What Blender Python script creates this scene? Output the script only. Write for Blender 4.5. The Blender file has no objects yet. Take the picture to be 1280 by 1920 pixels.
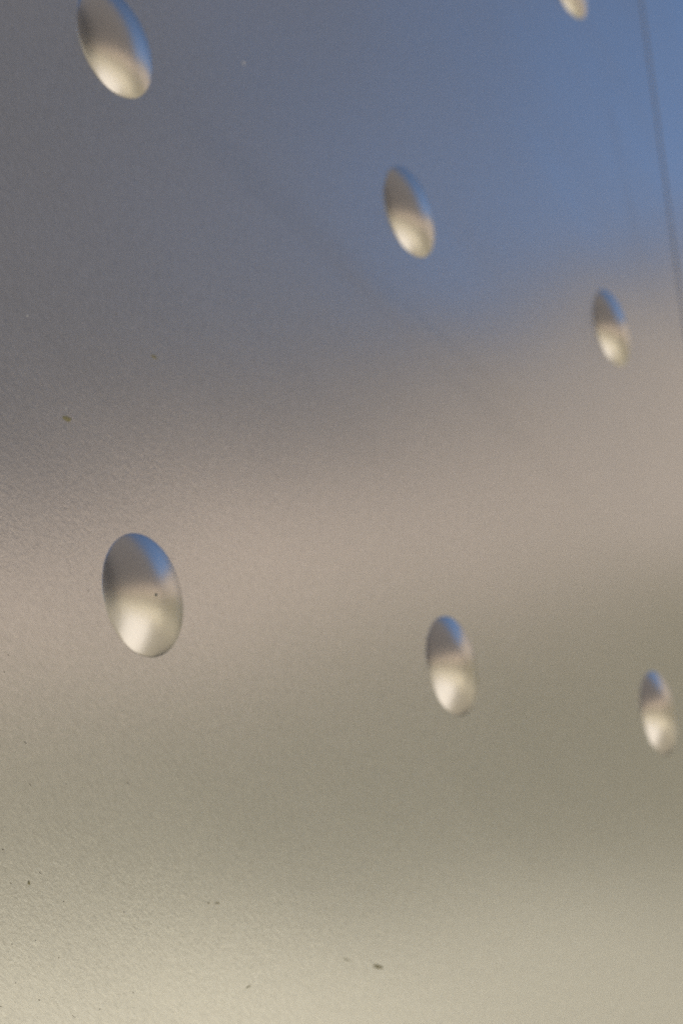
import bpy, bmesh, math, random
from mathutils import Vector, Matrix
random.seed(7)
C = bpy.context.scene.collection
S = bpy.context.scene
R = math.radians

# ------------------------------------------------------------------ camera, sky, sun, exposure
U = 0.20                     # stud spacing in metres
UZ = 0.20512                 # the rows are a little further apart than the columns
Z0 = 1.703                   # height of the lower stud row in view
yaw, pitch, roll = R(32.848), R(15.579), R(-4.601)
eye = Vector((-2.4705 * U, -1.9977 * U, Z0 - 0.7654 * U))
fw = Vector((math.cos(yaw) * math.cos(pitch), math.sin(yaw) * math.cos(pitch), math.sin(pitch)))
rt = Vector((math.sin(yaw), -math.cos(yaw), 0)); up = rt.cross(fw)
r2 = math.cos(roll) * rt + math.sin(roll) * up
u2 = -math.sin(roll) * rt + math.cos(roll) * up
cam = bpy.data.cameras.new('camera'); co = bpy.data.objects.new('camera', cam); C.objects.link(co)
M = Matrix((r2, u2, -fw)).transposed().to_4x4(); M.translation = eye
co.matrix_world = M
cam.sensor_fit = 'VERTICAL'; cam.sensor_height = 36.0; cam.sensor_width = 24.0
cam.lens = 3665.8 / 1920 * 36
cam.clip_start = 0.01; cam.clip_end = 3000
cam.dof.use_dof = True; cam.dof.focus_distance = 0.555; cam.dof.aperture_fstop = 68.7 / 5.6
S.camera = co

SUN_EL, SUN_AZ = R(38), R(161)          # azimuth counted from +x towards +y
w = bpy.data.worlds.new('World'); S.world = w; w.use_nodes = True
nt = w.node_tree; bg = nt.nodes['Background']
sky = nt.nodes.new('ShaderNodeTexSky'); sky.sky_type = 'NISHITA'; sky.sun_disc = False
sky.sun_elevation = SUN_EL; sky.sun_rotation = R(90) - SUN_AZ
sky.altitude = 1200; sky.air_density = 0.9; sky.dust_density = 0.2; sky.ozone_density = 1.8
nt.links.new(sky.outputs[0], bg.inputs[0]); bg.inputs[1].default_value = 0.115
sl = bpy.data.lights.new('sun', 'SUN'); sl.energy = 5.0; sl.angle = R(0.5); sl.color = (1, 0.93, 0.82)
so = bpy.data.objects.new('sun', sl); C.objects.link(so)
sd = Vector((math.cos(SUN_AZ) * math.cos(SUN_EL), math.sin(SUN_AZ) * math.cos(SUN_EL), math.sin(SUN_EL)))
so.rotation_euler = sd.to_track_quat('Z', 'Y').to_euler()
S.view_settings.view_transform = 'Standard'; S.view_settings.look = 'None'
S.view_settings.exposure = 0.75; S.view_settings.gamma = 1.0
S.cycles.use_denoising = False
S.cycles.max_bounces = 6; S.cycles.caustics_reflective = True
S.cycles.sample_clamp_indirect = 6.0

# ------------------------------------------------------------------ helpers
def mat(name, col, rough=0.8, metal=0.0, noise=None, amp=0.15):
    m = bpy.data.materials.new(name); m.use_nodes = True
    n = m.node_tree; b = n.nodes['Principled BSDF']
    b.inputs['Base Color'].default_value = (*col, 1); b.inputs['Roughness'].default_value = rough
    b.inputs['Metallic'].default_value = metal
    if noise:
        tc = n.nodes.new('ShaderNodeTexCoord'); t = n.nodes.new('ShaderNodeTexNoise')
        t.inputs['Scale'].default_value = noise; t.inputs['Detail'].default_value = 5
        mr = n.nodes.new('ShaderNodeMix'); mr.data_type = 'RGBA'
        mr.inputs[6].default_value = (*[c * (1 - amp) for c in col], 1)
        mr.inputs[7].default_value = (*[min(1, c * (1 + amp)) for c in col], 1)
        n.links.new(tc.outputs['Object'], t.inputs['Vector']); n.links.new(t.outputs['Fac'], mr.inputs[0])
        n.links.new(mr.outputs[2], b.inputs['Base Color'])
    return m

def link(name, bm, m, parent=None, smooth=False):
    me = bpy.data.meshes.new(name); bm.to_mesh(me); bm.free(); me.materials.append(m)
    if smooth:
        for p in me.polygons: p.use_smooth = True
    o = bpy.data.objects.new(name, me); C.objects.link(o); o.parent = parent
    return o

def tag(o, label, cat=None, group=None, kind=None):
    if label: o['label'] = label
    if cat: o['category'] = cat
    if group: o['group'] = group
    if kind: o['kind'] = kind
    return o

def empty(name, loc=(0, 0, 0), rz=0):
    o = bpy.data.objects.new(name, None); C.objects.link(o); o.location = loc; o.rotation_euler = (0, 0, rz)
    return o

def box(bm, a, b):
    v = [bm.verts.new((x, y, z)) for x in (a[0], b[0]) for y in (a[1], b[1]) for z in (a[2], b[2])]
    for f in ((0, 1, 3, 2), (4, 6, 7, 5), (0, 4, 5, 1), (2, 3, 7, 6), (0, 2, 6, 4), (1, 5, 7, 3)):
        bm.faces.new([v[i] for i in f])

# ------------------------------------------------------------------ metal
def on_sheet(px, py):
    d = fw + r2 * ((px - 640) / 3665.8) - u2 * ((py - 960) / 3665.8)
    t = -eye.y / d.y
    p = eye + d * t
    return Vector((p.x, 0, p.z - Z0))
def smear(x0, y0, x1, y1, wd, am):
    a, b = on_sheet(x0, y0), on_sheet(x1, y1)
    return (a.x, a.z, b.x, b.z, wd, am)
SMEARS = [smear(330, 195, 680, 510, 0.006, 0.02), smear(400, 290, 700, 560, 0.0035, 0.02), smear(560, 430, 1060, 905, 0.007, 0.02), smear(700, 520, 1020, 800, 0.003, -0.02), smear(1130, 150, 1200, 480, 0.007, 0.015)]
def steel(name, col, rough, grain=True, bump=1.0):
    m = bpy.data.materials.new(name); m.use_nodes = True
    n = m.node_tree; L = n.links; b = n.nodes['Principled BSDF']
    b.inputs['Metallic'].default_value = 1.0
    if bump >= 0.3:                          # rolled sheet: the gloss spreads further across than up and down
        b.inputs['Anisotropic'].default_value = 0.6
        tg = n.nodes.new('ShaderNodeCombineXYZ'); tg.inputs[0].default_value = 1.0
        L.new(tg.outputs[0], b.inputs['Tangent'])
    tc = n.nodes.new('ShaderNodeTexCoord')
    def mapped(scale, rot=0.0):
        mp = n.nodes.new('ShaderNodeMapping'); mp.vector_type = 'TEXTURE'
        mp.inputs['Rotation'].default_value = (0, rot, 0)
        mp.inputs['Scale'].default_value = scale
        L.new(tc.outputs['Object'], mp.inputs['Vector']); return mp
    def noise(mp, sc, det=2.0, ro=0.5):
        t = n.nodes.new('ShaderNodeTexNoise'); t.inputs['Scale'].default_value = sc
        t.inputs['Detail'].default_value = det; t.inputs['Roughness'].default_value = ro
        L.new(mp.outputs[0], t.inputs['Vector']); return t
    def math_(op, a, bb):
        q = n.nodes.new('ShaderNodeMath'); q.operation = op
        for i, s in enumerate((a, bb)):
            if isinstance(s, (int, float)): q.inputs[i].default_value = s
            else: L.new(s, q.inputs[i])
        return q.outputs[0]
    smear_g = None
    # broad cloudiness of the rolled surface -> small changes of gloss
    big = noise(mapped((1, 1, 1)), 9.0, 3.0)
    fine = noise(mapped((2.0, 1, 1), R(34)), 800.0, 3.0, 0.6)
    ro = math_('ADD', math_('MULTIPLY', big.outputs['Fac'], 0.05), rough - 0.025)
    # long faint diagonal wipe marks
    wipe = noise(mapped((7.0, 1, 1), R(30)), 28.0, 3.0, 0.55)
    ro = math_('ADD', ro, math_('MULTIPLY', math_('SUBTRACT', wipe.outputs['Fac'], 0.5), 0.06))
    if bump >= 0.3:                          # one long faint diagonal smear across the sheet
        sx = n.nodes.new('ShaderNodeSeparateXYZ'); L.new(tc.outputs['Object'], sx.inputs[0])
        wob = noise(mapped((1, 1, 1)), 14.0, 2.0)
        for (ax, az, bx, bz, wd, am) in SMEARS:
            ln = math.hypot(bx - ax, bz - az); nx, nz = -(bz - az) / ln, (bx - ax) / ln
            dd = math_('ADD', math_('MULTIPLY', math_('SUBTRACT', sx.outputs[0], ax), nx), math_('MULTIPLY', math_('SUBTRACT', sx.outputs[2], az), nz))
            al = math_('ADD', math_('MULTIPLY', math_('SUBTRACT', sx.outputs[0], ax), -nz * -1), math_('MULTIPLY', math_('SUBTRACT', sx.outputs[2], az), -nx))
            g = math_('POWER', 2.718, math_('MULTIPLY', math_('POWER', math_('ABSOLUTE', math_('DIVIDE', dd, wd), 0.0), 2.0), -1.0))
            e = math_('POWER', 2.718, math_('MULTIPLY', math_('POWER', math_('ABSOLUTE', math_('DIVIDE', math_('SUBTRACT', al, ln / 2), ln * 0.5), 0.0), 4.0), -1.0))
            g = math_('MULTIPLY', math_('MULTIPLY', g, e), math_('MULTIPLY', wob.outputs['Fac'], 2.0))
            ro = math_('ADD', ro, math_('MULTIPLY', g, am))
            smear_g = g if smear_g is None else math_('ADD', smear_g, g)
    # dust-pale film: slight colour mottling
    mx = n.nodes.new('ShaderNodeMix'); mx.data_type = 'RGBA'
    mx.inputs[6].default_value = (*[c * 0.965 for c in col], 1); mx.inputs[7].default_value = (*[min(1, c * 1.035) for c in col], 1)
    if grain and bump >= 0.3:
        mot = noise(mapped((2.4, 1, 1), R(40)), 620.0, 3.0, 0.65)
        mx.inputs[6].default_value = (*[c * 0.80 for c in col], 1); mx.inputs[7].default_value = (*[min(1, c * 1.20) for c in col], 1)
        L.new(mot.outputs['Fac'], mx.inputs[0])
    else: L.new(fine.outputs['Fac'], mx.inputs[0]); 
    col_out = mx.outputs[2]
    if smear_g is not None:                  # the smear dulls the metal by a few per cent
        m3 = n.nodes.new('ShaderNodeMix'); m3.data_type = 'RGBA'; m3.clamp_factor = True
        L.new(math_('MULTIPLY', smear_g, 0.055), m3.inputs[0]); L.new(col_out, m3.inputs[6]); m3.inputs[7].default_value = (0.18, 0.19, 0.20, 1)
        col_out = m3.outputs[2]
    L.new(col_out, b.inputs['Base Color'])
    L.new(ro, b.inputs['Roughness'])
    if grain:
        peel = noise(mapped((1.0, 1, 1), 0.0), 650.0, 2.0, 0.55)       # orange peel of the rolled sheet
        streak = noise(mapped((3.5, 1, 1), R(40)), 700.0, 4.0, 0.7)   # short diagonal polishing marks
        h = math_('ADD', math_('MULTIPLY', peel.outputs['Fac'], 0.9), math_('MULTIPLY', fine.outputs['Fac'], 0.8))
        h = math_('ADD', h, math_('MULTIPLY', streak.outputs['Fac'], 1.0))
        patch = noise(mapped((1.5, 1, 1), R(40)), 45.0, 3.0, 0.6)    # the grain is stronger in some places
        h = math_('MULTIPLY', math_('SUBTRACT', h, 1.2), math_('MULTIPLY', patch.outputs['Fac'], 1.8))
        bp = n.nodes.new('ShaderNodeBump'); bp.inputs['Strength'].default_value = 1.0
        bp.inputs['Distance'].default_value = 0.00006 * bump
        L.new(h, bp.inputs['Height']); L.new(bp.outputs[0], b.inputs['Normal'])
        if bump >= 0.3:                      # the sheet is not perfectly flat: slow waves
            slow = noise(mapped((1.6, 1, 1), R(25)), 5.0, 1.0, 0.4)
            b2 = n.nodes.new('ShaderNodeBump'); b2.inputs['Strength'].default_value = 1.0
            b2.inputs['Distance'].default_value = 0.0022
            L.new(slow.outputs['Fac'], b2.inputs['Height']); L.new(b2.outputs[0], bp.inputs['Normal'])
    return m
M_panel = steel('satin_steel_sheet', (0.57, 0.59, 0.615), 0.25, True, 0.4)
M_stud = steel('satin_steel_stud', (0.615, 0.592, 0.562), 0.26, True, 0.2)
M_fleck = mat('dried_olive_grime', (0.26, 0.24, 0.135), 0.85)
M_pit = mat('dark_soot_speck', (0.15, 0.135, 0.105), 0.8)
M_teal = mat('teal_paint_speck', (0.01, 0.06, 0.07), 0.5)
M_dust = mat('pale_dust_grain', (0.7, 0.7, 0.68), 0.8)

# ------------------------------------------------------------------ the wall the panels hang on
T = 0.003                               # sheet thickness; sheet front lies on y = 0
WALL_TOP = 5.2
bm = bmesh.new(); box(bm, (-0.62, 0.030, 0), (26, 6.0, WALL_TOP))
wall = tag(link('wall', bm, mat('render_wall', (0.25, 0.24, 0.22), 0.9, noise=3)), 'plain rendered wall behind the metal panels', kind='structure')

def panel(x0, x1, z0, z1, loc, rz, label):
    """a thin folded sheet with a softly rounded edge turned back to the wall"""
    root = empty('metal_panel', loc, rz)
    tag(root, label, 'metal panel', 'steel cladding panels')
    rr, dep = 0.0010, 0.024
    bm = bmesh.new()
    prof = [(0, 0)] + [] 
    rings = []
    steps = [(rr * (1 - math.sin(a)), rr * (1 - math.cos(a))) for a in [math.pi / 2 * k / 5 for k in range(5, -1, -1)]]
    # steps: from edge (inset 0, depth rr) to face (inset rr, depth 0)
    allr = [(0.0, dep)] + steps
    for ins, d in allr:
        rings.append([bm.verts.new((x, d, z)) for x, z in ((x0 + ins, z0 + ins), (x1 - ins, z0 + ins), (x1 - ins, z1 - ins), (x0 + ins, z1 - ins))])
    for a, b in zip(rings, rings[1:]):
        for k in range(4):
            bm.faces.new((a[k], a[(k + 1) % 4], b[(k + 1) % 4], b[k]))
    bm.faces.new(rings[-1])
    link('sheet', bm, M_panel, root)
    return root

GAP = 0.0017
xs = 2.5015 * U
left = panel(-2.5 * U, xs - GAP / 2, -3.5 * U, 6.5 * U, (0, 0, Z0), 0, 'large satin steel panel with seven domed studs filling nearly the whole picture')
right = panel(0, 5 * U, -3.5 * U, 6.5 * U, (xs + GAP / 2, 0, Z0), R(0.7), 'narrow strip of neighbouring steel panel right of the thin vertical joint at upper right')

# ------------------------------------------------------------------ studs
RAD = 0.1051 * U
def stud_mesh():
    bm = bmesh.new(); k = 0.46; n = 96
    prof = [(RAD * 1.0, -0.0012), (RAD * 1.0, 0.0)]
    Rs = RAD * 0.97 / k
    e = Rs * math.cos(math.asin(k))
    prof = [(RAD, -0.0012), (RAD, 0.0)]
    rr_, hh_ = RAD, 0.0
    for i in range(6):                       # narrow steeper lip that eases into the dome
        sl_ = math.tan(R(38 - 1.8 * i)); dr_ = RAD * 0.035 / 6
        rr_ -= dr_; hh_ += sl_ * dr_; prof.append((rr_, hh_))
    top0 = prof[-1]
    for i in range(0, 22):
        rho = top0[0] * (1 - i / 22.0)
        if i == 0: continue
        prof.append((rho, math.sqrt(Rs * Rs - rho * rho) - math.sqrt(Rs * Rs - top0[0] ** 2) + top0[1]))
    rings = []
    for r, h in prof:
        rings.append([bm.verts.new((r * math.cos(2 * math.pi * j / n), -h, r * math.sin(2 * math.pi * j / n))) for j in range(n)])
    apex = bm.verts.new((0, -(Rs - math.sqrt(Rs * Rs - top0[0] ** 2) + top0[1]), 0))
    for a, b in zip(rings, rings[1:]):
        for j in range(n): bm.faces.new((a[j], a[(j + 1) % n], b[(j + 1) % n], b[j]))
    for j in range(n): bm.faces.new((rings[-1][j], rings[-1][(j + 1) % n], apex))
    bmesh.ops.recalc_face_normals(bm, faces=bm.faces[:])
    me = bpy.data.meshes.new('domed_stud'); bm.to_mesh(me); bm.free(); me.materials.append(M_stud)
    for p in me.polygons: p.use_smooth = True
    return me
sm = stud_mesh()
studs = {}
for (i, j) in ((0, 0), (1, 0), (2, 0), (0, 1), (1, 1), (2, 1), (2, 2), (1, 2), (0, 2)):
    if (i, j) in ((0, 2), (1, 2)): continue
    o = bpy.data.objects.new('domed_stud', sm); C.objects.link(o)
    o.parent = left; o.location = (i * U, 0, j * UZ); studs[i, j] = o

# ------------------------------------------------------------------ grime on the near sheet
def blob(bm, px, py, L, W, ang, thick=0.00018, n=11, jag=0.22):
    ca, sa = math.cos(R(ang)), math.sin(R(ang))
    c = on_sheet(px, py); rim = []; mid = []
    for k in range(n):
        t = 2 * math.pi * k / n; q = 1 + random.uniform(-jag, jag)
        x, y = L / 2 * math.cos(t) * q, W / 2 * math.sin(t) * q
        v = on_sheet(px + x * ca - y * sa, py + x * sa + y * ca)
        rim.append(bm.verts.new(v)); m_ = c.lerp(v, 0.62); m_.y = -thick * random.uniform(.7, 1); mid.append(bm.verts.new(m_))
    top = bm.verts.new((c.x, -thick, c.z))
    for k in range(n):
        bm.faces.new((rim[k], rim[(k + 1) % n], mid[(k + 1) % n], mid[k])); bm.faces.new((mid[k], mid[(k + 1) % n], top))
    bmesh.ops.recalc_face_normals(bm, faces=bm.faces[:])
def fleck(name, items, m):
    bm = bmesh.new()
    for it in items: blob(bm, *it)
    return link(name, bm, m, left, True)
for it in ((125, 785, 19, 10, 22), (289, 669, 13, 5.5, 32), (708, 1812.5, 22, 6, 13), (650, 1799, 14, 3, 22),
           (408, 1693, 9, 3.4, 2), (465, 1850, 13, 2.6, -34), (55, 1655, 5, 9, -12), (391, 1693, 6, 2.4, 0)):
    fleck('grime_fleck', [it], M_fleck)
spec = [(6, 1593, 4, 4, 0), (25, 1583, 3, 3, 0), (21, 1656, 6, 2, 50), (76, 1637, 8, 1.6, 45), (120, 1690, 3, 3, 0), (23, 1746, 2.6, 2.6, 0),
        (67, 1763, 3, 3, 0), (23, 1770, 3, 3, 0), (111, 1796, 3, 3, 0), (231, 1766, 2.6, 2.6, 0), (233, 1710, 4, 3, 0), (30, 1843, 3, 3, 0),
        (74, 1875, 3.4, 3.4, 0), (187, 1878, 3, 3, 0), (188, 1892, 3, 3, 0), (139, 1906, 13, 1.8, 38), (250, 1861, 6, 2, 50), (335, 1803, 6, 2, 0),
        (2, 1887, 3, 3, 0), (48, 1392, 9, 2, 45), (9, 1260, 6, 2, 50), (21, 1456, 4, 4, 0), (241, 1469, 14, 2, 45), (57, 1471, 12, 1.5, 50),
        (125, 1470, 4, 2, 0), (2, 540, 5, 7, 0), (218, 590, 3, 4, 0), (16, 1228, 5, 1.5, 70), (166, 1107, 5, 1.5, 60)]
tag(fleck('soot_specks', [(a_, b_, c_ * .8, d_ * .8, e_, 0.00008, 7) for n_, (a_, b_, c_, d_, e_) in enumerate(spec) if n_ % 4 != 1], M_pit), 'tiny dark specks and nicks scattered over the lower left of the sheet', kind='stuff')
for it in ((52, 592, 3.4, 3, 0), (125, 765, 3.4, 3, 0), (457, 118, 7, 3, 40)): fleck('dust_grain', [it + (0.0001, 7)], M_dust)
# teal dot on the first stud
bm = bmesh.new(); bmesh.ops.create_icosphere(bm, subdivisions=2, radius=0.00045)
dot = link('paint_dot', bm, M_teal, studs[0, 0], True)
d = (fw + r2 * ((293 - 640) / 3665.8) - u2 * ((1115 - 960) / 3665.8)).normalized()
hit = None
k_ = 0.46; Rs_ = RAD * .97 / k_; tp_ = RAD * 0.965; cc = Vector((0, math.sqrt(Rs_ ** 2 - tp_ ** 2) - 0.0005, Z0))   # centre of the cap's sphere
oc = eye - cc; b_ = oc.dot(d); tt = -b_ - math.sqrt(max(0, b_ * b_ - oc.dot(oc) + Rs_ * Rs_))
hit = eye + d * tt + Vector((0, -0.00012, 0))
dot.location = hit - Vector((0, 0, Z0)); dot.scale = (1, .5, 1)

# ------------------------------------------------------------------ surroundings the metal mirrors
bm = bmesh.new(); box(bm, (-900, -900, -0.3), (900, 900, 0))
tag(link('ground', bm, mat('pale_concrete_ground', (0.285, 0.258, 0.195), 0.85, noise=1.2, amp=0.12)), 'sunlit gravelly forecourt in front of the wall', kind='structure')

M_brown = mat('brown_brick', (0.074, 0.066, 0.066), 0.85, noise=0.8)
M_pale = mat('pale_stone', (0.39, 0.308, 0.25), 0.85, noise=0.6)
M_white = mat('white_concrete', (0.88, 0.83, 0.74), 0.8, noise=2, amp=.06)
M_tan = mat('tan_render', (0.27, 0.25, 0.195), 0.85, noise=1, amp=.08)
M_cream = mat('cream_render', (0.49, 0.446, 0.34), 0.85, noise=1, amp=.08)
M_glass = mat('window_glass', (0.03, 0.035, 0.04), 0.35)
M_glass.node_tree.nodes['Principled BSDF'].inputs['Specular IOR Level'].default_value = 0.04
M_olive = mat('olive_stone', (0.158, 0.142, 0.098), 0.85, noise=0.6)
# tall block across the forecourt: face at right angles to azimuth 30 deg (towards -y)
AZ = R(30); D = 25.0
nrm = Vector((math.cos(AZ), -math.sin(AZ), 0))          # from the panel to the block
tan = Vector((-math.sin(AZ), -math.cos(AZ), 0))         # along the face, away to the left
tower = empty('office_block', nrm * D, math.atan2(tan.y, tan.x))
tag(tower, 'tall dark brick block on a pale stone ground floor seen only as a reflection', 'building')
Wd = 230.0; X0 = 0.0
zb = 1.7 + 0.30 * D; zt = 1.7 + 2.1 * D
# local x along tan, local y: rotate +90 of tan = ?
ly = Vector((-tan.y, tan.x, 0)); sg = 1 if ly.dot(nrm) > 0 else -1
bm = bmesh.new(); box(bm, (X0, 0, zb), (X0 + Wd, sg * 14, zt)); link('wall', bm, M_brown, tower)
bm = bmesh.new(); box(bm, (X0 + 0.03, sg * 0.2, zb * .75), (X0 + Wd - .5, sg * 13.5, zb)); link('upper_podium', bm, M_pale, tower)
bm = bmesh.new(); box(bm, (X0 + 0.02, sg * 0.12, 3.2), (X0 + Wd - .5, sg * 13.5, zb * .75)); link('ground_floor', bm, M_olive, tower)
bm = bmesh.new(); box(bm, (X0 + 0.01, sg * 0.05, 0), (X0 + Wd - .3, sg * 13.7, 3.2)); link('plinth', bm, M_cream, tower)
bm = bmesh.new(); box(bm, (X0 - .2, -sg * .2, zt), (X0 + Wd + .2, sg * 14.2, zt + 0.6)); link('parapet', bm, M_pale, tower)
wm = None
for fx in range(16):
    for fz in range(10):
        if wm is None:
            bm = bmesh.new(); box(bm, (0, -0.03 * sg, 0), (1.6, 0.05 * sg, 1.5)); o = link('window', bm, M_glass, tower); wm = o.data
        else:
            o = bpy.data.objects.new('window', wm); C.objects.link(o); o.parent = tower
        o.location = (X0 + 1.6 + fx * 4.0, 0, zb + 1.5 + fz * 4.0)

M_grey = mat('grey_brown_brick', (0.46, 0.385, 0.34), 0.85, noise=.8)
wing = empty('brick_warehouse', (-24, -37, 0), R(-30))
tag(wing, 'dark brick warehouse far to the left seen only as a reflection', 'building')
bm = bmesh.new(); box(bm, (-24, -12, 5.5), (19, 0, 66)); link('wall', bm, M_grey, wing)
bm = bmesh.new(); box(bm, (-23.6, -11.6, 0), (18.6, -.3, 5.5)); link('ground_floor', bm, M_white, wing)
bm = bmesh.new(); box(bm, (-24.3, -12.3, 66), (19.3, .3, 66.6)); link('parapet', bm, M_brown, wing)

# lower pale terrace closing the view along the wall
tr = empty('terrace_building', (26.01, -7.3, 0))
tag(tr, 'low pale building far along the wall seen only as a reflection', 'building')
bm = bmesh.new(); box(bm, (0, -7.66, 8.2), (7.9, 7.2, 12.6)); link('wall', bm, mat('sunlit_render', (0.295, 0.25, 0.212), 0.9, noise=.8), tr)
bm = bmesh.new(); box(bm, (.05, -7.67, 3.9), (7.8, 7.1, 8.2)); link('ground_floor', bm, M_olive, tr)
bm = bmesh.new(); box(bm, (.02, -7.68, 0), (7.85, 7.2, 3.9)); link('plinth', bm, M_tan, tr)
bm = bmesh.new(); box(bm, (-.2, -7.3, 12.6), (8.2, 7.25, 12.9)); link('roof', bm, M_brown, tr)

# a broad pale paved apron on the forecourt, laid as a slab 30 mm proud
bm = bmesh.new()
pts = [Vector((math.cos(R(a)) * d, -math.sin(R(a)) * d, 0)) for a, d in ((47, 1.25), (46, 20), (77, 22), (76, 1.25))]
lo = [bm.verts.new(p) for p in pts]; hi = [bm.verts.new(p + Vector((0, 0, 0.03))) for p in pts]
bm.faces.new(hi)
for k in range(4): bm.faces.new((lo[k], lo[(k + 1) % 4], hi[(k + 1) % 4], hi[k]))
bmesh.ops.recalc_face_normals(bm, faces=bm.faces[:])
tag(link('pavement', bm, M_white), 'pale paved apron on the forecourt', kind='structure')
